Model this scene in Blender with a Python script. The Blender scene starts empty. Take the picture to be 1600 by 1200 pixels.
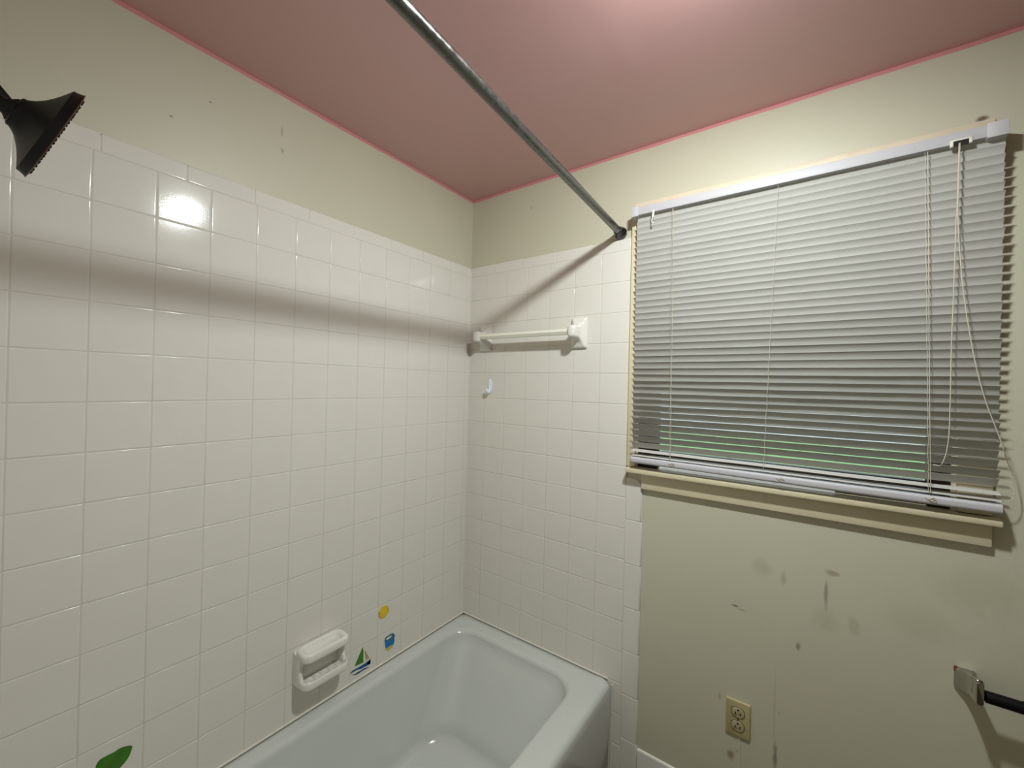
import bpy, bmesh, math, random
from mathutils import Vector, Matrix
random.seed(7)
PI = math.pi
SC = bpy.context.scene
COL = SC.collection


def lin(r, g, b):
    f = lambda c: c / 12.92 if c <= 0.04045 else ((c + 0.055) / 1.055) ** 2.4
    return (f(r / 255), f(g / 255), f(b / 255), 1.0)


# ------------------------------------------------------------------ camera
cam = bpy.data.cameras.new('camera')
camo = bpy.data.objects.new('camera', cam)
COL.objects.link(camo)
CP = Vector((1.26656, -1.41711, 1.42548))
CR = Vector((0.81073573, 0.58491424, 0.02414359))
CU = Vector((-0.01839746, -0.01576474, 0.99970646))
CF = Vector((-0.58512316, 0.81094192, 0.00202011))
m3 = Matrix((CR, CU, -CF)).transposed().to_4x4()
m3.translation = CP
camo.matrix_world = m3
cam.sensor_width = 36.0
cam.lens = 643.054 / 1600 * 36.0
cam.clip_start = 0.01
SC.camera = camo

# ------------------------------------------------------------------ world + exposure
SC.view_settings.view_transform = 'Standard'
SC.view_settings.look = 'None'
SC.view_settings.exposure = 0.0
SC.view_settings.gamma = 1.0
SC.view_settings.use_curve_mapping = False
w = bpy.data.worlds.new('sky')
SC.world = w
w.use_nodes = True
wn = w.node_tree.nodes['Background']
wn.inputs['Color'].default_value = (0.80, 0.90, 1.0, 1)
wn.inputs['Strength'].default_value = 1.6

LAMP_STRENGTH = 760.0
LAMP_COLOR = (0.94, 1.0, 0.99, 1)
LAMP_POS = (1.185, -0.75)

CEIL = 2.268           # ceiling height
TILE = 0.1095          # tile pitch
Z0 = 0.38 + 14 * TILE  # first horizontal grout line under the top trim
RX = 3.10              # far right wall
FY = -1.535            # wall behind the camera
TT = 0.006             # how far the tiles stand off the painted wall


# ------------------------------------------------------------------ materials
def nodes_of(name):
    m = bpy.data.materials.new(name)
    m.use_nodes = True
    nt = m.node_tree
    return m, nt, nt.nodes['Principled BSDF']


def mat(name, col, rough=0.5, metal=0.0, spec=0.5, var=0.0, vscale=6.0, bump=0.0, bscale=120.0, coat=0.0, rvar=0.0):
    m, nt, b = nodes_of(name)
    b.inputs['Base Color'].default_value = col
    b.inputs['Roughness'].default_value = rough
    b.inputs['Metallic'].default_value = metal
    b.inputs['Specular IOR Level'].default_value = spec
    b.inputs['Coat Weight'].default_value = coat
    b.inputs['Coat Roughness'].default_value = 0.06
    geo = nt.nodes.new('ShaderNodeNewGeometry')
    if var > 0 or rvar > 0:
        n = nt.nodes.new('ShaderNodeTexNoise')
        n.inputs['Scale'].default_value = vscale
        n.inputs['Detail'].default_value = 4
        nt.links.new(geo.outputs['Position'], n.inputs['Vector'])
        if var > 0:
            mx = nt.nodes.new('ShaderNodeMix')
            mx.data_type = 'RGBA'
            mx.inputs[6].default_value = tuple(c * (1 - var) for c in col[:3]) + (1,)
            mx.inputs[7].default_value = tuple(min(1, c * (1 + var)) for c in col[:3]) + (1,)
            nt.links.new(n.outputs['Fac'], mx.inputs[0])
            nt.links.new(mx.outputs[2], b.inputs['Base Color'])
        if rvar > 0:
            mr = nt.nodes.new('ShaderNodeMapRange')
            mr.inputs[1].default_value = 0.3
            mr.inputs[2].default_value = 0.7
            mr.inputs[3].default_value = rough * (1 - rvar)
            mr.inputs[4].default_value = rough * (1 + rvar)
            nt.links.new(n.outputs['Fac'], mr.inputs[0])
            nt.links.new(mr.outputs[0], b.inputs['Roughness'])
    if bump > 0:
        n2 = nt.nodes.new('ShaderNodeTexNoise')
        n2.inputs['Scale'].default_value = bscale
        n2.inputs['Detail'].default_value = 3
        nt.links.new(geo.outputs['Position'], n2.inputs['Vector'])
        bp = nt.nodes.new('ShaderNodeBump')
        bp.inputs['Strength'].default_value = bump
        bp.inputs['Distance'].default_value = 0.002
        nt.links.new(n2.outputs['Fac'], bp.inputs['Height'])
        nt.links.new(bp.outputs['Normal'], b.inputs['Normal'])
    return m


def wall_paint(name, marks=()):
    """Cream wall paint, a brushed pink edge at the ceiling, and shaped stains."""
    m, nt, b = nodes_of(name)
    N, Lk = nt.nodes, nt.links
    b.inputs['Roughness'].default_value = 0.42
    geo = N.new('ShaderNodeNewGeometry')
    sep = N.new('ShaderNodeSeparateXYZ')
    Lk.new(geo.outputs['Position'], sep.inputs[0])
    n = N.new('ShaderNodeTexNoise')
    n.inputs['Scale'].default_value = 3.0
    n.inputs['Detail'].default_value = 5
    Lk.new(geo.outputs['Position'], n.inputs['Vector'])
    base = N.new('ShaderNodeMix')
    base.data_type = 'RGBA'
    base.inputs[6].default_value = PAINT_A
    base.inputs[7].default_value = PAINT_B
    Lk.new(n.outputs['Fac'], base.inputs[0])
    cur = base.outputs[2]
    n3 = N.new('ShaderNodeTexNoise')
    n3.inputs['Scale'].default_value = 45.0
    n3.inputs['Detail'].default_value = 3
    Lk.new(geo.outputs['Position'], n3.inputs['Vector'])
    for (c, rad, color, op) in marks:
        vm = N.new('ShaderNodeVectorMath')
        vm.operation = 'SUBTRACT'
        Lk.new(geo.outputs['Position'], vm.inputs[0])
        vm.inputs[1].default_value = c
        vs = N.new('ShaderNodeVectorMath')
        vs.operation = 'MULTIPLY'
        Lk.new(vm.outputs[0], vs.inputs[0])
        vs.inputs[1].default_value = tuple(1 / r for r in rad)
        ln = N.new('ShaderNodeVectorMath')
        ln.operation = 'LENGTH'
        Lk.new(vs.outputs[0], ln.inputs[0])
        ad = N.new('ShaderNodeMath')
        ad.operation = 'MULTIPLY_ADD'
        ad.inputs[1].default_value = 1.2
        Lk.new(n3.outputs['Fac'], ad.inputs[0])
        Lk.new(ln.outputs['Value'], ad.inputs[2])
        mr = N.new('ShaderNodeMapRange')
        mr.inputs[1].default_value = 1.0
        mr.inputs[2].default_value = 1.7
        mr.inputs[3].default_value = op
        mr.inputs[4].default_value = 0.0
        Lk.new(ad.outputs[0], mr.inputs[0])
        mx = N.new('ShaderNodeMix')
        mx.data_type = 'RGBA'
        Lk.new(mr.outputs[0], mx.inputs[0])
        Lk.new(cur, mx.inputs[6])
        mx.inputs[7].default_value = color
        cur = mx.outputs[2]
    # pink brushed edge: height jittered a little by noise
    n2 = N.new('ShaderNodeTexNoise')
    n2.inputs['Scale'].default_value = 9.0
    Lk.new(geo.outputs['Position'], n2.inputs['Vector'])
    jt = N.new('ShaderNodeMath')
    jt.operation = 'MULTIPLY_ADD'
    jt.inputs[1].default_value = 0.006
    Lk.new(n2.outputs['Fac'], jt.inputs[0])
    Lk.new(sep.outputs['Z'], jt.inputs[2])
    st = N.new('ShaderNodeMapRange')
    st.inputs[1].default_value = CEIL - 0.0085
    st.inputs[2].default_value = CEIL - 0.0065
    Lk.new(jt.outputs[0], st.inputs[0])
    mx = N.new('ShaderNodeMix')
    mx.data_type = 'RGBA'
    Lk.new(st.outputs[0], mx.inputs[0])
    Lk.new(cur, mx.inputs[6])
    mx.inputs[7].default_value = PINK
    Lk.new(mx.outputs[2], b.inputs['Base Color'])
    # roller texture
    n4 = N.new('ShaderNodeTexNoise')
    n4.inputs['Scale'].default_value = 160.0
    Lk.new(geo.outputs['Position'], n4.inputs['Vector'])
    bp = N.new('ShaderNodeBump')
    bp.inputs['Strength'].default_value = 0.12
    bp.inputs['Distance'].default_value = 0.001
    Lk.new(n4.outputs['Fac'], bp.inputs['Height'])
    Lk.new(bp.outputs['Normal'], b.inputs['Normal'])
    return m


PAINT_A = lin(200, 196, 174)
PAINT_B = lin(207, 203, 181)
PINK = lin(214, 142, 144)
DK = lin(70, 62, 44)
BR = lin(110, 78, 48)
GR = lin(150, 142, 112)
marks = [
    ((1.207, TT, 0.372), (0.006, 1, 0.045), DK, 0.55),
    ((1.203, TT, 0.50), (0.004, 1, 0.16), GR, 0.19),
    ((1.095, TT, 0.316), (0.012, 1, 0.016), BR, 0.65),
    ((1.112, TT, 0.335), (0.006, 1, 0.008), GR, 0.33),
    ((1.255, TT, 0.708), (0.007, 1, 0.013), BR, 0.6),
    ((1.095, TT, 0.770), (0.012, 1, 0.0035), DK, 0.7),
    ((1.115, TT, 0.763), (0.014, 1, 0.003), GR, 0.39),
    ((1.315, TT, 0.872), (0.005, 1, 0.045), DK, 0.45),
    ((1.315, TT, 0.80), (0.035, 1, 0.04), GR, 0.19),
    ((1.217, TT, 0.889), (0.008, 1, 0.020), GR, 0.44),
    ((1.165, TT, 0.905), (0.030, 1, 0.028), GR, 0.25),
    ((1.329, TT, 0.935), (0.018, 1, 0.008), BR, 0.45),
    ((1.375, TT, 0.812), (0.014, 1, 0.03), GR, 0.30),
    ((1.60, TT, 0.97), (0.09, 1, 0.07), GR, 0.15),
    ((1.50, TT, 0.86), (0.07, 1, 0.05), GR, 0.12),
    ((1.06, TT, 0.478), (0.006, 1, 0.012), GR, 0.44),
    ((1.215, TT, 0.50), (0.005, 1, 0.006), GR, 0.44),
    ((0.318, TT, 2.165), (0.006, 1, 0.012), GR, 0.39),
    ((1.585, TT, 2.078), (0.012, 1, 0.008), lin(96, 66, 46), 0.85),
    ((0.757, TT, 2.045), (0.006, 1, 0.006), DK, 0.8),
]
marks_left = [
    ((-TT, -0.840, 2.100), (1, 0.006, 0.010), GR, 0.6),
    ((-TT, -0.842, 2.155), (1, 0.004, 0.018), GR, 0.55),
    ((-TT, -1.10, 2.06), (1, 0.004, 0.004), DK, 0.6),
    ((-TT, -1.02, 2.14), (1, 0.004, 0.004), DK, 0.6),
]
M_BACK = wall_paint('cream_paint_stained', marks)
M_LEFT = wall_paint('cream_paint', marks_left)
M_FAR = mat('tan_wall_paint', lin(202, 197, 180), rough=0.5, var=0.04)
M_CEIL = mat('pink_ceiling_paint', lin(212, 166, 165), rough=0.22, spec=0.6, var=0.05, vscale=2.0, bump=0.10, bscale=60)
M_FLOOR = mat('vinyl_floor', lin(88, 72, 52), rough=0.4, var=0.1)
M_TILE = mat('glazed_tile', lin(226, 222, 213), rough=0.11, spec=0.30, var=0.02, vscale=14, bump=0.03, bscale=260)
M_GROUT = mat('grout', lin(212, 206, 192), rough=0.7, var=0.10, vscale=9)
M_TUB = mat('tub_enamel', lin(206, 209, 204), rough=0.14, coat=0.3, var=0.02)
M_CERAM = mat('white_ceramic', lin(232, 230, 222), rough=0.13)
M_BAR = mat('ivory_plastic_bar', lin(238, 236, 222), rough=0.28)
M_CAULK = mat('caulk', lin(224, 220, 208), rough=0.6, var=0.1, vscale=30)
M_TRIM = mat('cream_wood_paint', lin(222, 211, 180), rough=0.4, var=0.06, vscale=14, bump=0.1)
M_TOPTRIM = mat('chipped_trim_paint', lin(226, 210, 186), rough=0.5, var=0.12, vscale=30, bump=0.2)
M_FRAME = mat('dark_bronze_frame', lin(52, 42, 34), rough=0.45, metal=0.3)
M_SLAT = mat('slat_vinyl', lin(194, 192, 186), rough=0.5, spec=0.35, var=0.03, vscale=40)
M_RAIL = mat('rail_vinyl', lin(198, 196, 200), rough=0.5)
M_CORD = mat('cord', lin(204, 196, 178), rough=0.8)
M_LOCK = mat('cord_lock_plastic', lin(236, 232, 218), rough=0.35)
M_BLACK = mat('black_hole', lin(20, 18, 16), rough=0.7)
M_STEEL = mat('pitted_steel', lin(112, 111, 108), rough=0.27, metal=0.9, var=0.22, vscale=60, rvar=0.3)
M_FLANGE = mat('dark_chrome', lin(86, 86, 92), rough=0.2, metal=1.0)
M_BRONZE = mat('oil_rubbed_bronze', lin(9, 7, 7), rough=0.42, metal=0.0, spec=0.22, bump=0.05)
M_RIM = mat('worn_bronze_edge', lin(84, 44, 24), rough=0.35, metal=0.6)
M_TEFLON = mat('thread_tape', lin(150, 160, 140), rough=0.6)
M_CHROME = mat('tarnished_chrome', lin(178, 176, 168), rough=0.12, metal=1.0, var=0.15, vscale=60)
M_RUST = mat('rust', lin(112, 66, 40), rough=0.8, var=0.2, vscale=90)
M_ROLL = mat('black_plastic', lin(6, 6, 6), rough=0.5, spec=0.2)
M_OUTLET = mat('ivory_outlet_plastic', lin(182, 168, 124), rough=0.4)
M_OUTLET2 = mat('ivory_receptacle_plastic', lin(178, 166, 128), rough=0.35)
M_HOOK = mat('white_hook_plastic', lin(232, 238, 246), rough=0.25)
M_PBASE = mat('white_base_tile', lin(238, 236, 228), rough=0.2)
M_LAMPBASE = mat('lamp_base_enamel', lin(236, 236, 232), rough=0.4)
S = lambda n, c: mat(n, c, rough=0.45)
M_SGREEN = S('sticker_green', lin(64, 124, 16))
M_SWHITE = S('sticker_white', lin(226, 226, 210))
M_STAN = S('sticker_tan', lin(176, 158, 110))
M_SNAVY = S('sticker_navy', lin(20, 74, 140))
M_SBLUE = S('sticker_blue', lin(14, 116, 178))
M_SRIM = S('sticker_teal', lin(30, 96, 110))
M_SYEL = S('sticker_yellow', lin(236, 200, 10))
M_SSTAR = S('sticker_olive', lin(196, 184, 90))
M_SLEAF = mat('sticker_leaf_green', lin(60, 116, 18), rough=0.45, var=0.45, vscale=45)
M_GRASS = mat('lawn_grass', lin(138, 190, 112), rough=0.9, var=0.3, vscale=3)
M_DRIVE = mat('pale_concrete', lin(206, 208, 206), rough=0.9, var=0.06)
M_LEAF = mat('shrub_leaf', lin(44, 84, 40), rough=0.6, var=0.4, vscale=20)
M_TWIG = mat('shrub_twig', lin(70, 54, 40), rough=0.9)

M_GLASS = bpy.data.materials.new('window_glass')
M_GLASS.use_nodes = True
_nt = M_GLASS.node_tree
_nt.nodes.clear()
_o = _nt.nodes.new('ShaderNodeOutputMaterial')
_mx = _nt.nodes.new('ShaderNodeMixShader')
_tr = _nt.nodes.new('ShaderNodeBsdfTransparent')
_gl = _nt.nodes.new('ShaderNodeBsdfGlossy')
_fr = _nt.nodes.new('ShaderNodeFresnel')
_fr.inputs[0].default_value = 1.45
_gl.inputs['Roughness'].default_value = 0.02
_tr.inputs['Color'].default_value = (0.93, 0.96, 0.95, 1)
_nt.links.new(_fr.outputs[0], _mx.inputs[0])
_nt.links.new(_tr.outputs[0], _mx.inputs[1])
_nt.links.new(_gl.outputs[0], _mx.inputs[2])
_nt.links.new(_mx.outputs[0], _o.inputs[0])

M_GLOW = bpy.data.materials.new('lamp_glow')
M_GLOW.use_nodes = True
_b = M_GLOW.node_tree.nodes['Principled BSDF']
_b.inputs['Base Color'].default_value = (0.9, 0.9, 0.9, 1)
_b.inputs['Emission Color'].default_value = LAMP_COLOR
_b.inputs['Emission Strength'].default_value = LAMP_STRENGTH


# ------------------------------------------------------------------ mesh helpers (all in world coordinates)
def box(bm, lo, hi, bev=0.0, seg=2, mi=0):
    x0, y0, z0 = lo
    x1, y1, z1 = hi
    v = [bm.verts.new(p) for p in ((x0, y0, z0), (x1, y0, z0), (x1, y1, z0), (x0, y1, z0),
                                   (x0, y0, z1), (x1, y0, z1), (x1, y1, z1), (x0, y1, z1))]
    fs = [bm.faces.new([v[i] for i in q]) for q in
          ((3, 2, 1, 0), (4, 5, 6, 7), (0, 1, 5, 4), (1, 2, 6, 5), (2, 3, 7, 6), (3, 0, 4, 7))]
    for f in fs:
        f.material_index = mi
    if bev > 0:
        es = list({e for f in fs for e in f.edges})
        bmesh.ops.bevel(bm, geom=es, offset=bev, segments=seg, affect='EDGES', profile=0.5)


def loft(bm, rings, cap0=True, cap1=True, closed=True, mi=0):
    R = [[bm.verts.new(p) for p in r] for r in rings]
    n = len(R[0])
    for a, b in zip(R, R[1:]):
        for i in range(n if closed else n - 1):
            j = (i + 1) % n
            f = bm.faces.new((a[i], a[j], b[j], b[i]))
            f.material_index = mi
    if cap0:
        bm.faces.new(list(reversed(R[0]))).material_index = mi
    if cap1:
        bm.faces.new(R[-1]).material_index = mi


def frame_of(d):
    d = d.normalized()
    u = Vector((0, 0, 1)) if abs(d.z) < 0.9 else Vector((1, 0, 0))
    a = d.cross(u).normalized()
    return a, a.cross(d).normalized()


def tube(bm, pts, r, n=10, cap=True, radii=None):
    pts = [Vector(p) for p in pts]
    rings = []
    for i, p in enumerate(pts):
        d = pts[min(i + 1, len(pts) - 1)] - pts[max(i - 1, 0)]
        a, b = frame_of(d)
        rr = radii[i] if radii else r
        rings.append([p + a * (rr * math.cos(t)) + b * (rr * math.sin(t))
                      for t in (2 * PI * k / n for k in range(n))])
    loft(bm, rings, cap, cap)


def lathe(bm, o, axis, prof, n=40, cap0=True, cap1=True):
    """prof: list of (distance along axis, radius)"""
    o = Vector(o)
    axis = Vector(axis).normalized()
    a, b = frame_of(axis)
    rings = [[o + axis * s + a * (r * math.cos(t)) + b * (r * math.sin(t))
              for t in (2 * PI * k / n for k in range(n))] for s, r in prof]
    loft(bm, rings, cap0, cap1)


def rrect(u0, u1, v0, v1, r, k=4):
    """rounded rectangle outline, counter-clockwise, as (u, v)"""
    r = min(r, (u1 - u0) / 2 - 1e-5, (v1 - v0) / 2 - 1e-5)
    out = []
    for cx, cy, a0 in ((u1 - r, v1 - r, 0), (u0 + r, v1 - r, PI / 2), (u0 + r, v0 + r, PI), (u1 - r, v0 + r, 1.5 * PI)):
        for i in range(k + 1):
            t = a0 + i * PI / 2 / k
            out.append((cx + r * math.cos(t), cy + r * math.sin(t)))
    return out


def spline(P, n=8):
    """Catmull-Rom through points"""
    P = [Vector(p) for p in P]
    Q = [P[0] * 2 - P[1]] + P + [P[-1] * 2 - P[-2]]
    out = []
    for i in range(1, len(Q) - 2):
        p0, p1, p2, p3 = Q[i - 1:i + 3]
        for k in range(n):
            t = k / n
            out.append(0.5 * ((2 * p1) + (p2 - p0) * t + (2 * p0 - 5 * p1 + 4 * p2 - p3) * t * t
                              + (3 * p1 - p0 - 3 * p2 + p3) * t ** 3))
    out.append(P[-1])
    return out


def root_of(o):
    while o.parent:
        o = o.parent
    return o


def obj(name, bm, mats, parent=None, smooth=40):
    if not isinstance(mats, (list, tuple)):
        mats = [mats]
    bmesh.ops.recalc_face_normals(bm, faces=bm.faces)
    me = bpy.data.meshes.new(name)
    if parent is not None:
        org = root_of(parent).location.copy()
    else:
        xs = [v.co.x for v in bm.verts]
        ys = [v.co.y for v in bm.verts]
        zs = [v.co.z for v in bm.verts]
        org = Vector(((min(xs) + max(xs)) / 2, (min(ys) + max(ys)) / 2, min(zs)))
    bmesh.ops.translate(bm, verts=bm.verts, vec=-org)
    bm.to_mesh(me)
    bm.free()
    for m in mats:
        me.materials.append(m)
    if smooth:
        me.polygons.foreach_set('use_smooth', [True] * len(me.polygons))
        me.set_sharp_from_angle(angle=math.radians(smooth))
    o = bpy.data.objects.new(name, me)
    COL.objects.link(o)
    if parent is not None:
        o.parent = parent
    else:
        o.location = org
    return o


def thing(name, label, cat, loc, group=None):
    o = bpy.data.objects.new(name, None)
    o.empty_display_size = 0.03
    COL.objects.link(o)
    o.location = loc
    return tag(o, label, cat, group)


def tag(o, label=None, cat=None, group=None, kind=None):
    if label:
        o['label'] = label
    if cat:
        o['category'] = cat
    if group:
        o['group'] = group
    if kind:
        o['kind'] = kind
    return o


def struct(name, bm, mats, parent=None, smooth=40):
    o = obj(name, bm, mats, parent, smooth)
    if parent is None:
        o['kind'] = 'structure'
    return o


NB = bmesh.new

# ------------------------------------------------------------------ room shell
WO = (0.774, 1.560, 1.135, 2.015)   # window opening x0 x1 z0 z1
bm = NB(); box(bm, (-0.12, FY - 0.12, -0.1), (RX + 0.12, 0.13, 0.0)); floor = struct('floor', bm, M_FLOOR)
bm = NB(); box(bm, (-0.12, FY - 0.12, CEIL), (RX + 0.12, 0.13, CEIL + 0.1)); ceiling = struct('ceiling', bm, M_CEIL)
bm = NB(); box(bm, (-0.12, FY - 0.12, 0), (-TT, 0.13, CEIL)); wall_left = struct('wall_left', bm, M_LEFT)
bm = NB()
box(bm, (-TT, TT, 0), (WO[0], 0.13, CEIL))
box(bm, (WO[1], TT, 0), (RX, 0.13, CEIL))
box(bm, (WO[0], TT, 0), (WO[1], 0.13, WO[2]))
box(bm, (WO[0], TT, WO[3]), (WO[1], 0.13, CEIL))
wall_back = struct('wall_back', bm, M_BACK)
bm = NB(); box(bm, (RX, FY - 0.12, 0), (RX + 0.12, 0.13, CEIL)); struct('wall_right', bm, M_FAR)
bm = NB(); box(bm, (-TT, FY - 0.12, 0), (RX, FY, CEIL)); wall_front = struct('wall_front', bm, M_FAR)


# ------------------------------------------------------------------ tiles
def tile(bm, plane, u0, u1, v0, v1, r=0.002, bull=None):
    """one cushion-edged glazed tile; plane 'L' = left wall (u = y), 'B' = back wall (u = x).
    bull: set of edges 't','r','l' that are rolled back to the wall"""
    bull = bull or ''
    tu, tv = random.gauss(0, 0.0022), random.gauss(0, 0.0022)
    uc, vc = (u0 + u1) / 2, (v0 + v1) / 2

    def P(u, v, d):
        if d > -0.002:
            d += (u - uc) * tu + (v - vc) * tv
        return (d, u, v) if plane == 'L' else (u, -d, v)
    g = 0.0005

    def ring(ins, d, rr, roll=0.0):
        a0, a1, b0, b1 = u0 + ins, u1 - ins, v0 + ins, v1 - ins
        if 'l' in bull: a0 = u0 + roll
        if 'r' in bull: a1 = u1 - roll
        if 't' in bull: b1 = v1 - roll
        return [P(u, v, d) for u, v in rrect(a0, a1, b0, b1, rr, 2)]
    rings = []
    if bull:
        rings.append(ring(g, -TT + 0.0001, r, 0.0))
    rings += [ring(g, -0.0028, r, 0.0006), ring(g + 0.0001, -0.0012, r, 0.0022), ring(g + 0.0006, -0.0005, r, 0.0038),
              ring(g + 0.0015, -0.0001, r, 0.0058), ring(g + 0.0028, 0, r, 0.0080), ring(g + 0.0034, 0, r, 0.0086)]
    loft(bm, rings, cap0=False)


def grout_plane(bm, plane, u0, u1, v0, v1, d=-0.0007):
    lo, hi = -TT + 0.0002, d
    if plane == 'L':
        box(bm, (lo, u0, v0), (hi, u1, v1), mi=1)
    else:
        box(bm, (u0, -hi, v0), (u1, -lo, v1), mi=1)


LY = [-(0.0287 + n * TILE) for n in range(14)]      # vertical joints on the left wall
LY = [0.0] + LY + [FY + 0.001]
BX = [0.0] + [0.0924 + n * TILE for n in range(6)] + [0.752]
ZR = [Z0 - r * TILE for r in range(15)]
TOPZ = Z0 + 0.0435

bm = NB()
for a, b in zip(LY, LY[1:]):
    for z1, z0 in zip(ZR, ZR[1:]):
        tile(bm, 'L', b, a, z0, z1)
grout_plane(bm, 'L', FY + 0.001, -0.0005, ZR[-1], Z0 + 0.002)
obj('tile_surround', bm, [M_TILE, M_GROUT], wall_left)
bm = NB()
ys = [0.0] + [-(0.911 - 0.155 * 5) + 0.155 - 0.155 * k for k in range(0, 12)]
ys = sorted({max(FY + 0.001, min(0.0, y)) for y in ys}, reverse=True)
for a, b in zip(ys, ys[1:]):
    if a - b > 0.004:
        tile(bm, 'L', b, a, Z0, TOPZ, bull='t')
grout_plane(bm, 'L', FY + 0.001, -0.0005, Z0 + 0.002, TOPZ - 0.007)
obj('bullnose_trim', bm, [M_TILE, M_GROUT], wall_left)

bm = NB()
for z1, z0 in zip(ZR, ZR[1:]):
    xs = BX if z0 > 1.09 else BX[:-1] + [0.7495]
    for a, b in zip(xs, xs[1:]):
        tile(bm, 'B', a, b, z0, z1)
zz = ZR[-1]
while zz > 0.01:
    z0 = max(0.0005, zz - TILE)
    tile(bm, 'B', BX[6], 0.7495, z0, zz)
    zz -= TILE
grout_plane(bm, 'B', 0.0005, 0.7505, ZR[-1], Z0 + 0.002)
grout_plane(bm, 'B', BX[6], 0.7505, 0.001, ZR[-1])
obj('tile_surround', bm, [M_TILE, M_GROUT], wall_back)
bm = NB()
xs = [0.0, 0.135, 0.285, 0.445, 0.600, 0.752]
for a, b in zip(xs, xs[1:]):
    tile(bm, 'B', a, b, Z0, TOPZ, bull='t' + ('r' if b > 0.75 else ''))
grout_plane(bm, 'B', 0.0005, 0.746, Z0 + 0.002, TOPZ - 0.007)
# vertical bullnose below the sill, its head rounded
zs = [1.110, 0.962, 0.808, 0.655, 0.503, 0.350, 0.196, 0.042, 0.0005]
for i, (z1, z0) in enumerate(zip(zs, zs[1:])):
    if i == 0:
        # round-cornered head piece
        def hp(ins, d):
            a0, a1, b0, b1 = 0.7495 + ins, 0.8085 - ins * 2, z0 + ins, z1 - ins
            pts = [(a1, b0), (a1, b1 - 0.035)]
            for k in range(1, 7):
                t = k / 6 * PI / 2
                pts.append((a1 - 0.030 + 0.030 * math.cos(t), b1 - 0.035 + 0.035 * math.sin(t)))
            pts += [(a0, b1), (a0, b0)]
            return [(u, -d, v) for u, v in pts]
        loft(bm, [hp(0.0008, -TT + 0.0002), hp(0.0008, -0.003), hp(0.0014, -0.0014), hp(0.0022, -0.0005), hp(0.0034, 0), hp(0.0040, 0)], cap0=False)
    else:
        tile(bm, 'B', 0.7495, 0.8085, z0, z1, bull='r')
grout_plane(bm, 'B', 0.7505, 0.800, 0.001, 1.09)
obj('bullnose_trim', bm, [M_TILE, M_GROUT], wall_back)
# caulk in the corner and along the tub
bm = NB()
tube(bm, [(0.0015, -0.0015, 0.38), (0.0015, -0.0015, TOPZ - 0.01)], 0.0024, 8)
tube(bm, [(0.0012, -0.0012, 0.3795), (0.0012, FY + 0.01, 0.3795)], 0.0036, 8)
tube(bm, [(0.0012, -0.0012, 0.3795), (0.700, -0.0012, 0.3795)], 0.0036, 8)
tube(bm, [(0.7165, -0.001, 0.01), (0.7165, -0.001, 0.365)], 0.0025, 8)
obj('caulk_bead', bm, M_CAULK, wall_back)

# tiles on the plumbing wall
bm = NB()
box(bm, (0.001, FY, 0.376), (0.752, FY + 0.0009, TOPZ))
obj('tile_surround', bm, M_TILE, wall_front)
# tiled baseboard right of the bullnose
bm = NB()
xb = [0.8095, 0.962, 1.114, 1.266, 1.418, 1.570, 1.722, 1.874, 2.026, 2.178, 2.330, RX - 0.001]
for a, b in zip(xb, xb[1:]):
    tile(bm, 'B', a, b, 0.0005, 0.186, bull='t')
grout_plane(bm, 'B', 0.81, RX - 0.001, 0.001, 0.178)
bb = struct('baseboard_back', bm, [M_PBASE, M_GROUT])

# ------------------------------------------------------------------ window: casing, sill, sash, glass
wroot = bpy.data.objects.new('window_1', None)
COL.objects.link(wroot)
wroot.location = (1.18, TT, 1.15)
wroot['kind'] = 'structure'
bm = NB()
box(bm, (0.7535, -0.0095, 1.152), (0.782, TT, 2.045), 0.002)
box(bm, (1.556, -0.0095, 1.152), (1.612, TT, 2.045), 0.002)
obj('side_casing', bm, M_TRIM, wroot)
bm = NB()
box(bm, (0.757, -0.014, 2.008), (1.608, TT, 2.052), 0.003)
box(bm, (0.760, -0.006, 2.052), (1.604, TT, 2.069), 0.002)
obj('head_casing', bm, M_TOPTRIM, wroot)
bm = NB()
box(bm, (0.757, -0.036, 1.134), (1.622, 0.0112, 1.150), 0.003)
box(bm, (WO[0] + 0.001, 0.0110, 1.136), (WO[1] - 0.001, 0.110, 1.150))
obj('sill', bm, M_TRIM, wroot)
bm = NB()
box(bm, (0.806, -0.011, 1.080), (1.612, TT, 1.134), 0.003)
obj('apron', bm, M_TRIM, wroot)
bm = NB()
JT = 0.012
box(bm, (WO[0], TT, WO[2] + 0.012), (WO[0] + JT, 0.125, WO[3]))
box(bm, (WO[1] - JT, TT, WO[2] + 0.012), (WO[1], 0.125, WO[3]))
box(bm, (WO[0] + JT, TT, WO[3] - JT), (WO[1] - JT, 0.125, WO[3]))
obj('jamb', bm, M_TRIM, wroot)
bm = NB()
X0, X1, Y0, Y1 = WO[0] + JT, WO[1] - JT, 0.012, 0.044
box(bm, (X0, Y0, 1.1505), (X0 + 0.066, Y1, WO[3] - JT), 0.002)
box(bm, (X1 - 0.040, Y0, 1.1505), (X1, Y1, WO[3] - JT), 0.002)
box(bm, (X0 + 0.066, 0.030, 1.159), (1.33, 0.060, 1.209), 0.002)
box(bm, (1.33, 0.030, 1.1505), (X1 - 0.040, 0.060, 1.209), 0.002)
box(bm, (X0 + 0.066, Y0, WO[3] - JT - 0.035), (X1 - 0.040, Y1, WO[3] - JT), 0.002)
box(bm, (X0 + 0.066, Y0, 1.585), (X1 - 0.040, Y1, 1.615), 0.002)
obj('sash_frame', bm, M_FRAME, wroot)
bm = NB()
box(bm, (X0 + 0.064, 0.034, 1.205), (X1 - 0.038, 0.038, 1.588))
obj('pane', bm, M_GLASS, wroot)
bm = NB()
box(bm, (X0 + 0.064, 0.026, 1.612), (X1 - 0.038, 0.030, WO[3] - JT - 0.033))
obj('pane', bm, M_GLASS, wroot)

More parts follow.
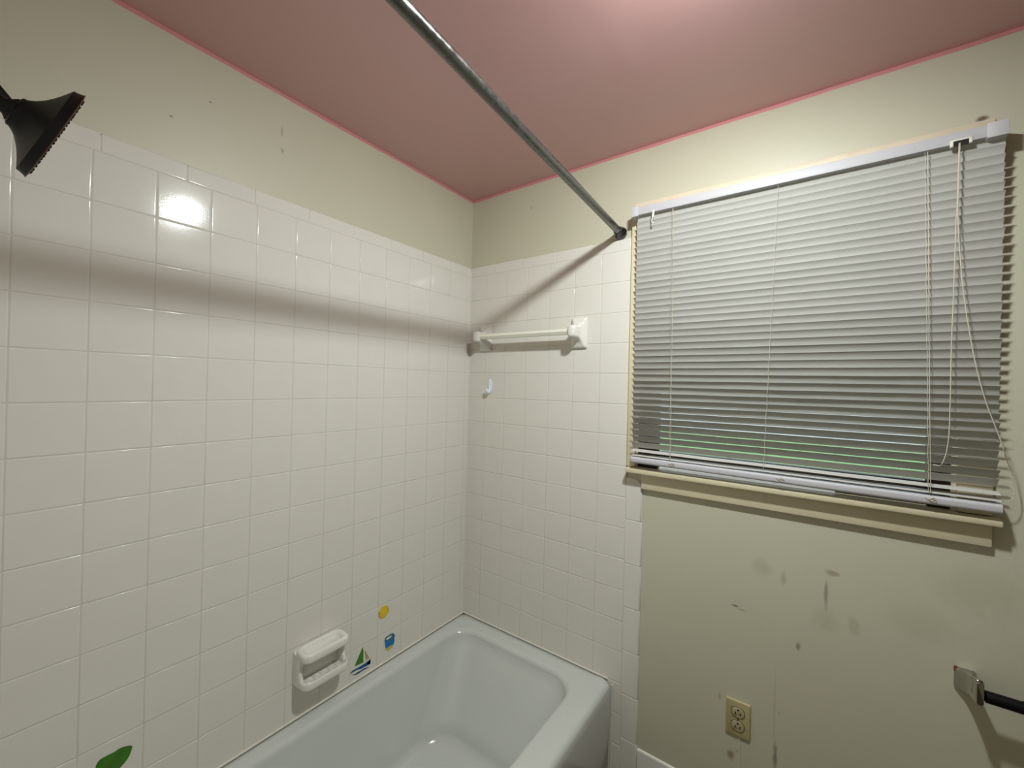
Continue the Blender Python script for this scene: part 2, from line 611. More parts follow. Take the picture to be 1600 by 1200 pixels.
# ------------------------------------------------------------------ outside
bm = NB(); box(bm, (-30, 0.4, -0.30), (34, 14, -0.12)); g = obj('lawn', bm, M_GRASS); g['kind'] = 'structure'
bm = NB(); box(bm, (-60, 14, -0.32), (64, 60, -0.14)); g = obj('driveway', bm, M_DRIVE); g['kind'] = 'structure'
sh = thing('garden_shrub', 'dark green shrub outside the window, seen through the lower slats', 'shrub', (0.75, 1.9, -0.12))
bm = NB()
for k in range(9):
    a = 2 * PI * k / 9
    tube(bm, [(0.75, 1.9, -0.12), (0.75 + 0.15 * math.cos(a), 1.9 + 0.15 * math.sin(a), 0.35), (0.75 + 0.34 * math.cos(a), 1.9 + 0.3 * math.sin(a), 0.85)], 0.008, 6, radii=[0.012, 0.009, 0.003])
obj('stem', bm, M_TWIG, sh)
bm = NB()
for k in range(1100):
    a, e = random.uniform(0, 2 * PI), random.uniform(-0.5, 1.0)
    rr = random.uniform(0.55, 1.0)
    c = Vector((0.75 + 0.48 * rr * math.cos(a) * math.cos(e), 1.9 + 0.42 * rr * math.sin(a) * math.cos(e), 0.50 + 0.50 * rr * math.sin(e)))
    u = Vector((random.gauss(0, 1), random.gauss(0, 1), random.gauss(0, 1))).normalized()
    v = u.orthogonal().normalized()
    l_, w_ = 0.030, 0.013
    bm.faces.new([bm.verts.new(c - u * l_), bm.verts.new(c + v * w_), bm.verts.new(c + u * l_), bm.verts.new(c - v * w_)])
obj('foliage', bm, M_LEAF, sh, smooth=0)

# ------------------------------------------------------------------ ceiling light (just above the frame)
LAMP_AXIS = Vector((-0.29, 0.25, -1.0)).normalized()
LC = Vector((LAMP_POS[0], LAMP_POS[1], CEIL - 0.052))      # centre of the glowing lens
lr = thing('ceiling_light', 'small round swivel ceiling light turned towards the alcove corner', 'lamp', (LC.x, LC.y, CEIL - 0.08))
bm = NB()
lathe(bm, (LC.x + 0.012, LC.y - 0.008, CEIL), (0, 0, -1), [(0, 0.080), (0.008, 0.080), (0.013, 0.072), (0.014, 0.03)])
obj('lamp_base', bm, M_LAMPBASE, lr)
bm = NB()
lathe(bm, LC, LAMP_AXIS, [(-0.034, 0.018), (-0.030, 0.036), (-0.016, 0.047), (0.0, 0.0505), (0.0035, 0.0505), (0.0035, 0.0468)])
obj('lamp_housing', bm, M_LAMPBASE, lr)
bm = NB()
lathe(bm, LC, LAMP_AXIS, [(0.0015, 0.0462)] + [(0.0015 + 0.012 * math.sin(t), 0.0462 * math.cos(t)) for t in (PI / 2 * k / 10 for k in range(1, 10))] + [(0.0137, 0.003)], 40)
obj('lamp_lens', bm, M_GLOW, lr)

# ------------------------------------------------------------------ bathtub
tub = thing('bathtub', 'white enamelled bathtub set in the tiled alcove', 'bathtub', (0.36, -0.76, 0.0))
TY0, TY1 = FY + 0.003, -0.0015


def tr(x0, x1, y0, y1, r, z, dz=0.0):
    return [(x, y, z) for x, y in rrect(x0, x1, y0, y1, r, 10)]


bm = NB()
OX0, OX1 = 0.0015, 0.7145
rings = [tr(OX0, OX1 - 0.010, TY0, TY1, 0.012, 0.0), tr(OX0, OX1 - 0.010, TY0, TY1, 0.012, 0.055),
         tr(OX0, OX1 - 0.002, TY0, TY1, 0.014, 0.075), tr(OX0, OX1, TY0, TY1, 0.016, 0.335)]
for k in range(1, 7):
    t = k / 6 * PI / 2
    rings.append(tr(OX0 + 0.003 * (1 - math.cos(t)), OX1 - 0.022 * (1 - math.cos(t)), TY0 + 0.003 * (1 - math.cos(t)), TY1 - 0.003 * (1 - math.cos(t)), 0.018, 0.354 + 0.022 * math.sin(t)))
ix0, ix1, iy0, iy1 = 0.052, 0.612, TY0 + 0.10, -0.076
rings.append(tr(0.020, 0.670, TY0 + 0.03, -0.030, 0.06, 0.3765))
rings.append(tr(ix0 - 0.014, ix1 + 0.016, iy0 - 0.02, iy1 + 0.016, 0.095, 0.3745))
for k in range(1, 7):
    t = k / 6 * PI / 2
    d = 0.020 * math.sin(t)
    rings.append(tr(ix0 - 0.014 + d, ix1 + 0.016 - d, iy0 - 0.02 + d, iy1 + 0.016 - d, 0.095, 0.3745 - 0.024 * (1 - math.cos(t))))
N = 9
for k in range(1, N + 1):
    t = k / N
    z = 0.3505 - 0.245 * t
    rings.append(tr(ix0 + 0.006 + 0.050 * t, ix1 - 0.004 - 0.045 * t, iy0 + 0.05 * t, iy1 - 0.004 - 0.17 * t, 0.095 + 0.03 * t, z))
lx0, lx1, ly0, ly1 = ix0 + 0.056, ix1 - 0.049, iy0 + 0.05, iy1 - 0.174
for k in range(1, 7):
    t = k / 6 * PI / 2
    d = 0.055 * (1 - math.cos(t))
    rings.append(tr(lx0 + d, lx1 - d, ly0 + d, ly1 - d * 1.4, 0.125 - 0.2 * d, 0.1055 - 0.048 * math.sin(t)))
rings.append(tr(lx0 + 0.12, lx1 - 0.12, ly0 + 0.12, ly1 - 0.14, 0.09, 0.0555))
loft(bm, rings)
obj('tub_shell', bm, M_TUB, tub, smooth=60)
bm = NB()
lathe(bm, (0.33, TY0 + 0.36, 0.0552), (0, 0, 1), [(0, 0.034), (0.003, 0.034), (0.004, 0.028), (0.002, 0.020)], 28)
obj('drain', bm, M_CHROME, tub)

# ------------------------------------------------------------------ soap dish
sd = thing('soap_dish', 'white ceramic double soap dish on the tiles just above the tub rim', 'soap dish', (0.0, -0.698, 0.485))
SY0, SY1 = -0.774, -0.622
bm = NB()
loft(bm, [[(x, y, z) for y, z in rrect(SY0 + i, SY1 - i, 0.487 + i, 0.592 - i, 0.016, 5)] for x, i in ((-0.0004, 0), (0.009, 0.0), (0.013, 0.003), (0.014, 0.006))])


def cheek(y0, y1):
    prof = [(0.002, 0.492), (0.036, 0.493), (0.044, 0.498), (0.048, 0.508)]
    for k in range(0, 13):
        t = k / 12
        # concave front edge between the lower lip and the upper shelf
        prof.append((0.048 - 0.010 * math.sin(PI * t), 0.512 + 0.062 * t))
    prof += [(0.046, 0.584), (0.002, 0.590)]
    rings = []
    for y, i in ((y0, 0.003), (y0 + 0.0012, 0.0010), (y0 + 0.003, 0.0), (y1 - 0.003, 0.0), (y1 - 0.0012, 0.0010), (y1, 0.003)):
        rings.append([(max(0.002, x - i), y, z + (i if z < 0.5 else (-i if z > 0.58 else 0)) * 0.5) for x, z in prof])
    loft(bm, rings)


cheek(SY0 + 0.0002, SY0 + 0.012)
cheek(SY1 - 0.012, SY1 - 0.0002)
obj('dish_body', bm, M_CERAM, sd, smooth=35)


def tray(z0, z1, x1, rim, floor_z, name, r=0.024):
    bm = NB()
    def R(i, z, rr):
        return [(x, y, z) for x, y in rrect(0.003 + (i if i > 0 else 0) * 0.6, x1 - i, SY0 + i, SY1 - i, rr, 6)]
    h = z1 - z0
    e = min(0.010, h / 2)
    rings = [R(0.012, z0, r)]
    for k in range(1, 6):
        t = k / 5 * PI / 2
        rings.append(R(0.012 * (1 - math.sin(t)), z0 + e * (1 - math.cos(t)), r))
    for k in range(1, 6):
        t = k / 5 * PI / 2
        rings.append(R(rim * 0.45 * (1 - math.cos(t)), z1 - e + e * math.sin(t), r))
    rings.append(R(rim * 0.7, z1 - 0.0008, r * 0.8))
    rings.append(R(rim, z1 - 0.004, r * 0.7))
    rings.append(R(rim + 0.003, floor_z + 0.003, r * 0.6))
    rings.append(R(rim + 0.006, floor_z, r * 0.5))
    loft(bm, rings)
    return obj(name, bm, M_CERAM, sd, smooth=60)


tray(0.570, 0.600, 0.0735, 0.017, 0.586, 'soap_shelf')
lt = tray(0.488, 0.516, 0.0725, 0.007, 0.499, 'soap_tray')
bm = NB()
for k in range(5):
    y = -0.752 + k * 0.025
    box(bm, (0.022, y, 0.4985), (0.056, y + 0.010, 0.5012), 0.0012)
obj('drain_rib', bm, M_CERAM, lt)


# ------------------------------------------------------------------ stickers
def smooth_outline(pts, n=5):
    P = [Vector((0, a, b)) for a, b in pts]
    out = []
    L = len(P)
    for i in range(L):
        p0, p1, p2, p3 = P[i - 1], P[i], P[(i + 1) % L], P[(i + 2) % L]
        for k in range(n):
            t = k / n
            q = 0.5 * ((2 * p1) + (p2 - p0) * t + (2 * p0 - 5 * p1 + 4 * p2 - p3) * t * t + (3 * p1 - p0 - 3 * p2 + p3) * t ** 3)
            out.append((q.y, q.z))
    return out


def decal(name, pts, m, parent, x=0.0006, th=0.0007, sm=False):
    bm = NB()
    if sm:
        pts = smooth_outline(pts)
    loft(bm, [[(x, a, b) for a, b in pts], [(x + th, a, b) for a, b in pts]])
    bmesh.ops.triangulate(bm, faces=[f for f in bm.faces if len(f.verts) > 4])
    return obj(name, bm, m, parent, smooth=0)


def sticker(name, label, loc):
    return thing(name, label, 'sticker', (0.0, loc[0], loc[1]), 'bath stickers on the tiled wall')


s1 = sticker('sun_sticker', 'round yellow sun sticker, highest of the stickers on the tiles', (-0.443, 0.552))
sunp = []
for k in range(48):
    a = 2 * PI * k / 48
    r = 0.0225 if k % 2 else 0.0195
    sunp.append((-0.4425 + r * math.cos(a), 0.5705 + r * math.sin(a)))
decal('sun_disc', sunp, M_SYEL, s1)
for dy, dz in ((-0.006, 0.004), (0.006, 0.004)):
    decal('sun_eye', [(-0.4425 + dy + 0.0012 * math.cos(t), 0.5705 + dz + 0.0018 * math.sin(t)) for t in (PI * k / 4 for k in range(8))], M_STAN, s1, x=0.0012, th=0.0003)
decal('sun_mouth', [(-0.4425 + 0.010 * math.cos(t), 0.5700 + 0.009 * math.sin(t)) for t in (PI * 1.15 + PI * 0.7 * k / 8 for k in range(9))]
      + [(-0.4425 + 0.0085 * math.cos(t), 0.5700 + 0.0075 * math.sin(t)) for t in (PI * 1.85 - PI * 0.7 * k / 8 for k in range(9))], M_STAN, s1, x=0.0012, th=0.0003)

s2 = sticker('sailboat_sticker', 'sailboat sticker with green sail on blue waves, right beside the soap dish', (-0.53, 0.397))
decal('main_sail', [(-0.5284, 0.4837), (-0.5257, 0.4671), (-0.5252, 0.4274), (-0.5591, 0.4315)], M_SGREEN, s2)
decal('mast_strip', [(-0.5259, 0.4721), (-0.5197, 0.4542), (-0.5163, 0.4326), (-0.5246, 0.4284)], M_SWHITE, s2)
decal('fore_sail', [(-0.5207, 0.469), (-0.5112, 0.4522), (-0.5005, 0.4305), (-0.5163, 0.4314)], M_STAN, s2)
decal('hull', [(-0.5605, 0.4305), (-0.5246, 0.4259), (-0.5132, 0.4248), (-0.516, 0.4200), (-0.5656, 0.4200), (-0.5736, 0.4221)], M_SWHITE, s2)
decal('sea', [(-0.5774, 0.4158), (-0.5656, 0.4213), (-0.5411, 0.42), (-0.5131, 0.4198), (-0.4945, 0.4237), (-0.5115, 0.4152), (-0.5071, 0.4104), (-0.4955, 0.4067), (-0.5156, 0.4087), (-0.5325, 0.4093), (-0.5519, 0.415)], M_SNAVY, s2, x=0.0010)
decal('foam', [(-0.5707, 0.4133), (-0.5519, 0.4137), (-0.5324, 0.408), (-0.5012, 0.4047), (-0.504, 0.4), (-0.524, 0.4046), (-0.5379, 0.4036), (-0.5489, 0.4061), (-0.557, 0.4033), (-0.5652, 0.4078)], M_SWHITE, s2, x=0.0008)
decal('wave', [(-0.5665, 0.4066), (-0.557, 0.4033), (-0.5475, 0.4048), (-0.5365, 0.4029), (-0.5225, 0.4044), (-0.4996, 0.3976), (-0.5238, 0.3996), (-0.5377, 0.3987), (-0.5542, 0.3993)], M_SNAVY, s2, x=0.0011)

s3 = sticker('pail_sticker', 'blue sand pail sticker below the yellow sun, nearest the tub corner', (-0.413, 0.412))
decal('pail_body', [(-0.4357, 0.4586), (-0.4089, 0.4547), (-0.3914, 0.4594), (-0.3941, 0.4422), (-0.3897, 0.4348), (-0.3936, 0.4261), (-0.4081, 0.4281), (-0.4286, 0.4284), (-0.4337, 0.4434)], M_SBLUE, s3)
rim = decal('pail_rim', [(-0.4358, 0.4626), (-0.4298, 0.47), (-0.4094, 0.472), (-0.3949, 0.469), (-0.3914, 0.4607), (-0.4089, 0.4547), (-0.431, 0.4571)], M_SRIM, s3, x=0.0008)
decal('pail_opening', [(-0.4305, 0.4626), (-0.4219, 0.4662), (-0.4012, 0.4654), (-0.409, 0.4587), (-0.4247, 0.4577)], M_SWHITE, rim, x=0.0011)
decal('starfish', [(-0.4081, 0.4281), (-0.3936, 0.4261), (-0.3998, 0.4173), (-0.4187, 0.4125), (-0.4237, 0.4216), (-0.4363, 0.4266), (-0.4238, 0.4275)], M_SSTAR, s3, x=0.0003)
decal('handle_end', [(-0.3914, 0.4594), (-0.3849, 0.4589), (-0.3896, 0.4538), (-0.3936, 0.4565)], M_SBLUE, s3)
decal('pail_edge', [(-0.4402, 0.4544), (-0.4349, 0.4557), (-0.4319, 0.4374), (-0.4397, 0.44)], M_SWHITE, s3)

leafp = [(-1.2032, 0.5564), (-1.2023, 0.5614), (-1.1968, 0.5681), (-1.1849, 0.5689), (-1.1744, 0.5686), (-1.1653, 0.5703), (-1.156, 0.5685), (-1.1437, 0.5618), (-1.1451, 0.5502), (-1.1488, 0.5401), (-1.1564, 0.5308), (-1.165, 0.5246), (-1.1766, 0.5194), (-1.1871, 0.518), (-1.1959, 0.5233), (-1.2013, 0.538)]
bm = NB()
pts = smooth_outline(leafp)
loft(bm, [[(0.0006, a, b) for a, b in pts], [(0.0014, a, b) for a, b in pts]])
bmesh.ops.triangulate(bm, faces=[f for f in bm.faces if len(f.verts) > 4])
tag(obj('leaf_sticker', bm, M_SLEAF, smooth=0), 'plain green leaf-shaped sticker, alone on the tiles far left of the soap dish', 'sticker', 'bath stickers on the tiled wall')

# ------------------------------------------------------------------ ceramic towel bar
tb = thing('towel_bar', 'white ceramic towel bar on the tiles beside the alcove corner', 'towel bar', (0.33, 0.0, 1.628))


def ceramic_bracket(xc, zc):
    bm = NB()
    def R(w, h, y, r, dx=0, dz=0):
        return [(xc + dx + u, y, zc + dz + v) for u, v in rrect(-w / 2, w / 2, -h / 2, h / 2, r, 5)]
    rings = [R(0.064, 0.116, -0.0004, 0.004), R(0.064, 0.116, -0.006, 0.004), R(0.060, 0.112, -0.010, 0.005), R(0.050, 0.098, -0.013, 0.006),
             R(0.040, 0.076, -0.018, 0.008), R(0.034, 0.058, -0.026, 0.009), R(0.031, 0.049, -0.036, 0.009), R(0.031, 0.046, -0.046, 0.009),
             R(0.032, 0.046, -0.066, 0.010), R(0.029, 0.043, -0.072, 0.011), R(0.020, 0.033, -0.0755, 0.010)]
    loft(bm, rings)
    return obj('bracket', bm, M_CERAM, tb, smooth=50)


ceramic_bracket(0.557, 1.628)
ceramic_bracket(0.097, 1.630)
bm = NB()
hexs = [(-0.0145, 0.0), (-0.0095, 0.0100), (0.0095, 0.0100), (0.0145, 0.0), (0.0095, -0.0100), (-0.0095, -0.0100)]
loft(bm, [[(x, -0.052 + a, 1.629 + b) for a, b in hexs] for x in (0.110, 0.544)])
obj('bar', bm, M_BAR, tb, smooth=20)

# ------------------------------------------------------------------ small adhesive hook
hk = thing('wall_hook', 'small white adhesive hook on the tiles below the towel bar', 'hook', (0.126, 0.0, 1.381))
bm = NB()
def HR(s, y):
    return [(0.126 + 0.0105 * s * math.cos(t), y, 1.416 + (0.033 * s) * math.sin(t)) for t in (2 * PI * k / 24 for k in range(24))]
loft(bm, [HR(1, -0.0004), HR(1, -0.003), HR(0.93, -0.005), HR(0.75, -0.0058)])
obj('hook_plate', bm, M_HOOK, hk)
bm = NB()
hp_ = spline([(0.126, -0.005, 1.424), (0.126, -0.008, 1.400), (0.126, -0.014, 1.390), (0.126, -0.021, 1.391), (0.126, -0.024, 1.400), (0.126, -0.0245, 1.408)], 5)
tube(bm, hp_, 0.004, 10, radii=[0.0045 + 0.001 * math.sin(PI * i / len(hp_)) for i in range(len(hp_))])
obj('hook_arm', bm, M_HOOK, hk)

# ------------------------------------------------------------------ shower curtain rod
ROD0, ROD1 = Vector((0.709, 0.0, 1.978)), Vector((0.7705, FY, 2.017))
rod = thing('shower_curtain_rod', 'pitted grey metal shower curtain rod running overhead to the window wall', 'curtain rod', ROD0)
dr = (ROD1 - ROD0).normalized()
bm = NB()
tube(bm, [ROD0 + dr * 0.020, ROD1 - dr * 0.012], 0.0125, 24)
obj('rod_tube', bm, M_STEEL, rod)
bm = NB()
lathe(bm, ROD0 + Vector((0, TT, 0)), dr, [(0, 0.0215), (0.006, 0.0225), (0.014, 0.0215), (0.021, 0.018), (0.026, 0.0145), (0.031, 0.0140)], 32)
obj('end_flange', bm, M_FLANGE, rod)
bm = NB()
lathe(bm, ROD0, dr, [(0.029, 0.0128), (0.0295, 0.0148), (0.034, 0.0148), (0.0345, 0.0128)], 28)
obj('collar', bm, M_FLANGE, rod)
bm = NB()
lathe(bm, ROD1 - dr * 0.001, -dr, [(0, 0.0215), (0.006, 0.0225), (0.014, 0.0215), (0.021, 0.018), (0.026, 0.0145), (0.031, 0.0140)], 32)
obj('end_flange', bm, M_FLANGE, rod)

# ------------------------------------------------------------------ shower head
HX = 0.37
HN = Vector((HX, -1.3610, 1.7860))     # neck centre
HAX = Vector((-0.055, 0.932, -0.355)).normalized()
sh_ = thing('wall_shower', 'dark bronze flared shower head on its arm at the plumbing wall', 'shower head', (HX, FY, 1.90))
bm = NB()
ax = lambda P: [(a * 0.80, r) for a, r in P]
prof = [(-0.006, 0.0185), (-0.004, 0.0215), (0.0, 0.0222)]
for k in range(1, 11):
    t = k / 10
    prof.append((0.034 * t, 0.0222 + (0.0690 - 0.0222) * (0.35 * t + 0.65 * t ** 2.0)))
prof += [(0.0345, 0.0690)]
lathe(bm, HN, HAX, ax(prof), 56)
obj('head_bell', bm, M_BRONZE, sh_, smooth=30)
bm = NB()
lathe(bm, HN, HAX, ax([(0.0343, 0.0691), (0.040, 0.0703), (0.045, 0.0720), (0.0475, 0.0730), (0.0480, 0.0710)]), 56)
rimo = obj('head_rim', bm, M_BRONZE, sh_, smooth=30)
bm = NB()
lathe(bm, HN, HAX, ax([(0.0468, 0.0732), (0.0474, 0.0737), (0.0482, 0.0732)]), 56)
obj('worn_edge', bm, M_RIM, rimo)
bm = NB()
lathe(bm, HN, HAX, ax([(0.0478, 0.0710), (0.0490, 0.068), (0.0492, 0.03), (0.0492, 0.002)]), 56)
fa, fb = frame_of(HAX)
for rr, cnt in ((0.064, 34), (0.052, 26), (0.040, 20), (0.026, 12), (0.012, 6)):
    for k in range(cnt):
        t = 2 * PI * k / cnt
        o = HN + HAX * (0.0488 * 0.80) + fa * (rr * math.cos(t)) + fb * (rr * math.sin(t))
        lathe(bm, o, HAX, [(0, 0.0021), (0.0016, 0.0016), (0.0019, 0.0008)], 6, cap0=False)
obj('spray_face', bm, M_BRONZE, sh_)
bm = NB()
lathe(bm, HN, HAX, ax([(-0.0005, 0.0185), (-0.008, 0.0170), (-0.013, 0.0120), (-0.020, 0.0105)]), 28)
obj('swivel_collar', bm, M_BRONZE, sh_)
bm = NB()
A0 = HN - HAX * 0.014
AD = Vector((0, -0.56, 0.828))
arm = spline([A0 + Vector((0, 0.004, -0.002)), A0 + AD * 0.028, A0 + AD * 0.065, Vector((HX, -1.440, 1.905)), Vector((HX, -1.485, 1.945)), Vector((HX, FY - 0.003, 1.952))], 6)
tube(bm, arm, 0.0105, 18)
armo = obj('shower_arm', bm, M_BRONZE, sh_)
bm = NB()
lathe(bm, A0 + AD * 0.022, AD, [(0, 0.0125), (0.001, 0.0132), (0.014, 0.0132), (0.015, 0.0125)], 6)
obj('hex_nut', bm, M_BRONZE, armo)
bm = NB()
lathe(bm, A0 + AD * 0.0385, AD, [(0, 0.0106), (0.0003, 0.0110), (0.0018, 0.0110), (0.0021, 0.0106)], 20)
obj('thread_tape', bm, M_TEFLON, armo)
bm = NB()
lathe(bm, (HX, FY + 0.0005, 1.951), (0, 1, 0), [(0, 0.030), (0.003, 0.030), (0.009, 0.020), (0.010, 0.0106)], 32)
obj('wall_flange', bm, M_BRONZE, sh_)

# ------------------------------------------------------------------ venetian blind
BX0, BX1, BY = 0.7815, 1.6120, -0.0370
vb = thing('venetian_blind', 'white slatted venetian blind, slats nearly closed, hung over the bathroom window', 'blind', (1.197, BY, 1.165))
bm = NB()
box(bm, (0.779, -0.056, 2.006), (1.611, -0.0150, 2.033), 0.0016)
hr = obj('headrail', bm, M_RAIL, vb)
for xa, xb_, nm in ((0.768, 0.790, 'l'), (1.580, 1.6125, 'r')):
    bm = NB()
    box(bm, (xa, -0.0585, 2.0025), (xb_, -0.0142, 2.0365), 0.0014)
    obj('end_bracket', bm, M_RAIL, hr)
bm = NB()
box(bm, (0.768, -0.0135, 2.0025), (0.7900, -0.0142, 2.0365))
bm.free()
# cord lock
bm = NB()
box(bm, (1.522, -0.0590, 1.9995), (1.527, -0.050, 2.0135), 0.001)
box(bm, (1.552, -0.0590, 2.0010), (1.557, -0.050, 2.0145), 0.001)
box(bm, (1.522, -0.0590, 2.0115), (1.557, -0.050, 2.0150), 0.001)
cl = obj('cord_lock', bm, M_LOCK, hr)
bm = NB()
box(bm, (1.527, -0.0570, 2.0010), (1.552, -0.0545, 2.0116))
obj('lock_opening', bm, M_BLACK, cl)
# tilt hook
bm = NB()
tube(bm, [(0.842, -0.0585, 2.010), (0.842, -0.0600, 1.998), (0.8405, -0.0605, 1.986)], 0.0036, 10)
tube(bm, spline([(0.8405, -0.0605, 1.986), (0.838, -0.061, 1.976), (0.840, -0.062, 1.967), (0.844, -0.062, 1.970)], 4), 0.0016, 8)
obj('tilt_hook', bm, M_LOCK, hr)


def slat_mesh(bm):
    """arched slat in local frame: chord along +y, crown up, centred"""
    W, H, TH = 0.0250, 0.0022, 0.00022
    K = 8
    up, dn = [], []
    for k in range(K + 1):
        s = k / K * 2 - 1
        y, z = s * W / 2, H * (1 - s * s) - H * 0.5
        up.append((y, z + TH)); dn.append((y, z - TH))
    prof = up + dn[::-1]
    L = BX1 - BX0
    ph = [random.uniform(0, 6.28) for _ in range(6)]
    NX = 36
    rings = []
    for q in range(NX + 1):
        x = -L / 2 + L * q / NX
        dz = 0.00032 * math.sin(x * 7 + ph[0]) + 0.00024 * math.sin(x * 17 + ph[1]) + 0.00016 * math.sin(x * 41 + ph[2])
        a = math.radians(0.9 * math.sin(x * 5 + ph[3]) + 0.7 * math.sin(x * 13 + ph[4]) + 0.5 * math.sin(x * 33 + ph[5]))
        rings.append([(x, y * math.cos(a) - z * math.sin(a), y * math.sin(a) + z * math.cos(a) + dz) for y, z in prof])
    loft(bm, rings)


SLATS = []
for _ in range(9):
    me = bpy.data.meshes.new('slat')
    bm = NB(); slat_mesh(bm)
    bmesh.ops.recalc_face_normals(bm, faces=bm.faces)
    bm.to_mesh(me); bm.free()
    me.materials.append(M_SLAT)
    me.polygons.foreach_set('use_smooth', [True] * len(me.polygons))
    me.set_sharp_from_angle(angle=math.radians(50))
    SLATS.append(me)
ZT, ZB, NS = 1.9970, 1.2335, 38
PITCH = (ZT - ZB) / (NS - 1)
slat0 = None
vloc = vb.location


def add_slat(z, tilt, dx=0.0, roll=0.0, dy=0.0):
    global slat0
    s = bpy.data.objects.new('slat', SLATS[0]) if slat0 is None else slat0.copy()
    slat0 = slat0 or s
    s.data = random.choice(SLATS)
    COL.objects.link(s)
    s.parent = vb
    s.location = Vector(((BX0 + BX1) / 2 + dx, BY + dy, z)) - vloc
    s.rotation_euler = (-math.radians(tilt), roll, 0)
    return s


for i in range(NS):
    z = ZT - i * PITCH
    k = max(0.0, (i - 15) / (NS - 1 - 15))
    tilt = 65 - 15 * k ** 1.3 + random.gauss(0, 0.9)
    add_slat(z, tilt, random.gauss(0, 0.0006), random.gauss(0, 0.0007))
add_slat(1.2135, -12, 0.002, 0.006)
add_slat(1.1985, -10, 0.004, 0.004)
# bottom rail, a little lower at its right end
bm = NB()
def BRr(x, z):
    out = []
    for u, v in rrect(-0.0145, 0.0145, -0.0115, 0.0105, 0.0075, 5):
        out.append((x, BY + u, z + v))
    return out
loft(bm, [BRr(0.7835, 1.1835), BRr(1.6165, 1.1775)])
obj('bottom_rail', bm, M_RAIL, vb, smooth=50)


def zline(x0, x1, n=40, r=0.0007, y=-0.052):
    pts = []
    for k in range(n + 1):
        t = k / n
        pts.append((x0 + (x1 - x0) * t + 0.0008 * math.sin(k * 1.9), y, 2.004 - (2.004 - 1.196) * t))
    return pts


for xa, xb_ in ((0.8995, 0.9095), (1.186, 1.166), (1.481, 1.500)):
    bm = NB()
    tube(bm, zline(xa, xb_, y=BY - 0.0135), 0.0005, 6)
    tube(bm, zline(xa + 0.003, xb_ + 0.003, y=BY + 0.0135), 0.0005, 6)
    obj('ladder_cord', bm, M_CORD, vb)
bm = NB()
tube(bm, [(1.4855, BY - 0.0150, 2.004), (1.494, BY - 0.0150, 1.60), (1.503, BY - 0.0155, 1.196)], 0.0007, 6)
obj('pull_cord', bm, M_CORD, vb)
bm = NB()
tube(bm, [(0.9035, BY - 0.0150, 2.004), (0.9085, BY - 0.0150, 1.60), (0.9125, BY - 0.0155, 1.196)], 0.0005, 6)
obj('pull_cord', bm, M_CORD, vb)
# small ties at the bottom of the ladders
for x, zc in ((0.914, 1.184), (1.205, 1.181), (1.502, 1.180)):
    bm = NB()
    for a in range(3):
        tube(bm, spline([(x - 0.008, BY - 0.0150, zc + 0.004), (x - 0.003 + 0.003 * a, BY - 0.0165, zc - 0.002 * a), (x + 0.004 + 0.003 * a, BY - 0.0165, zc + 0.004 - 0.004 * a), (x + 0.011, BY - 0.015, zc + 0.002)], 4), 0.0008, 6)
    obj('cord_knot', bm, M_CORD, vb)
# lift cords hanging from the lock
CY = -0.060
bm = NB()
tube(bm, spline([(1.537, -0.0555, 2.007), (1.5356, CY, 1.995), (1.535, CY, 1.907), (1.5345, CY, 1.860), (1.5335, CY, 1.826), (1.533, CY, 1.760), (1.5319, CY, 1.6426), (1.5304, CY, 1.540), (1.5305, CY, 1.422), (1.5287, CY, 1.319), (1.519, CY, 1.266), (1.505, CY + 0.003, 1.262)], 5), 0.0009, 8)
obj('lift_cord', bm, M_CORD, vb)
bm = NB()
tube(bm, spline([(1.539, -0.0555, 2.007), (1.537, CY, 1.995), (1.5362, CY, 1.907), (1.536, CY, 1.8475), (1.5403, CY, 1.7588), (1.5454, CY, 1.685), (1.5548, CY, 1.5969), (1.5691, CY, 1.4954), (1.5847, CY, 1.4172), (1.6017, CY, 1.3547), (1.6125, CY, 1.3138), (1.622, -0.045, 1.285), (1.634, -0.030, 1.255), (1.640, -0.025, 1.213), (1.632, -0.030, 1.196), (1.615, -0.035, 1.192)], 5), 0.0009, 8)
obj('lift_cord', bm, M_CORD, vb)

# ------------------------------------------------------------------ electrical outlet
ot = thing('wall_outlet', 'ivory duplex electrical outlet low on the stained wall', 'outlet', (1.1115, TT, 0.383))
bm = NB()
def OP(i, y):
    return [(x, y, z) for x, z in rrect(1.078 + i, 1.145 - i, 0.383 + i, 0.490 - i, 0.003, 3)]
loft(bm, [OP(0, TT - 0.0003), OP(0, TT - 0.003), OP(0.0015, TT - 0.0055), OP(0.004, TT - 0.0065)])
obj('cover_plate', bm, M_OUTLET, ot)
for zc in (0.4565, 0.4165):
    def RO(s, y):
        pts = []
        for k in range(36):
            t = 2 * PI * k / 36
            u, v = 0.0172 * s * math.cos(t), 0.0172 * s * math.sin(t)
            v = max(-0.0140 * s, min(0.0140 * s, v))
            pts.append((1.1115 + u, y, zc + v))
        return pts
    bm = NB()
    loft(bm, [RO(1.09, TT - 0.0064), RO(1.09, TT - 0.0068)])
    gap = obj('receptacle', bm, M_FRAME, ot)
    bm = NB()
    loft(bm, [RO(1.0, TT - 0.0066), RO(1.0, TT - 0.0085), RO(0.95, TT - 0.0092)])
    obj('receptacle_face', bm, M_OUTLET2, gap)
    for dx, w_, h_ in ((-0.0064, 0.0013, 0.0042), (0.0064, 0.0013, 0.0048)):
        bm = NB()
        box(bm, (1.1115 + dx - w_, TT - 0.0096, zc - 0.002 - h_), (1.1115 + dx + w_, TT - 0.0088, zc - 0.002 + h_))
        obj('slot', bm, M_BLACK, gap)
    bm = NB()
    lathe(bm, (1.1115, TT - 0.0088, zc + 0.0082), (0, -1, 0), [(0, 0.0026), (0.0008, 0.0026)], 14)
    obj('ground_hole', bm, M_BLACK, gap)
bm = NB()
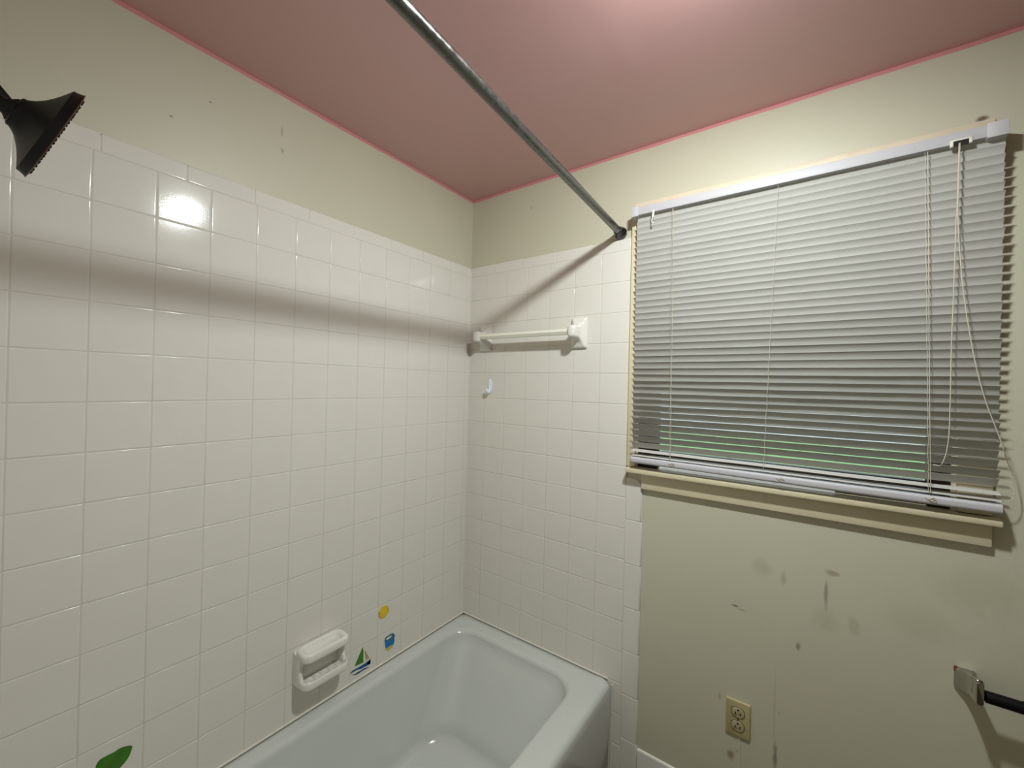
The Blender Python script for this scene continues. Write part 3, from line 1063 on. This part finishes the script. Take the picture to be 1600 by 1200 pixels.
lathe(bm, (1.1115, TT - 0.0062, 0.4365), (0, -1, 0), [(0, 0.0032), (0.0012, 0.0030), (0.0018, 0.002)], 16)
obj('screw', bm, M_RUST, ot)
bm = NB()
tube(bm, spline([(1.1165, TT - 0.0012, 0.384), (1.1165, TT - 0.0010, 0.345), (1.118, TT - 0.0010, 0.300), (1.1155, TT - 0.0010, 0.262), (1.110, TT - 0.0010, 0.23), (1.109, TT - 0.001, 0.1865)], 6), 0.0020, 8)
tag(obj('thin_cable', bm, M_TRIM), 'thin painted-over cable running down the wall below the outlet', 'cable')

# ------------------------------------------------------------------ paper holder at the right edge
ph = thing('paper_holder', 'tarnished chrome wall holder with black roller at the right of the stained wall', 'paper holder', (1.665, TT, 0.735))


def post(xc, side):
    bm = NB()
    def R(cx, w, h, y, cz, r):
        return [(cx + u, y, cz + v) for u, v in rrect(-w / 2, w / 2, -h / 2, h / 2, r, 4)]
    s = side
    rings = []
    for (y, w_, t_, b_, dx) in ((TT - 0.0003, 0.036, 0.782, 0.731, 0), (0.002, 0.036, 0.782, 0.731, 0), (-0.003, 0.030, 0.781, 0.733, 0), (-0.012, 0.019, 0.782, 0.737, 1),
                               (-0.026, 0.014, 0.786, 0.740, 3), (-0.042, 0.013, 0.791, 0.742, 5), (-0.058, 0.014, 0.797, 0.744, 6), (-0.072, 0.014, 0.801, 0.745, 6), (-0.077, 0.011, 0.797, 0.749, 6)):
        rings.append(R(xc + s * 0.001 * dx, w_, t_ - b_, y, (t_ + b_) / 2, 0.005))
    loft(bm, rings)
    p = obj('post', bm, M_CHROME, ph, smooth=50)
    bm = NB()
    box(bm, (xc - 0.0185, 0.0005, 0.771), (xc - 0.0125, TT - 0.0004, 0.7835), 0.001)
    obj('rusted_edge', bm, M_RUST, p)


post(1.577, 1)
post(1.757, -1)
bm = NB()
lathe(bm, (1.591, -0.060, 0.764), (1, 0, 0), [(0, 0.0085), (0.003, 0.0085), (0.003, 0.0125), (0.060, 0.0125), (0.060, 0.0142), (0.092, 0.0142), (0.092, 0.0125), (0.149, 0.0125), (0.149, 0.0085), (0.152, 0.0085)], 28)
obj('roller', bm, M_ROLL, ph)
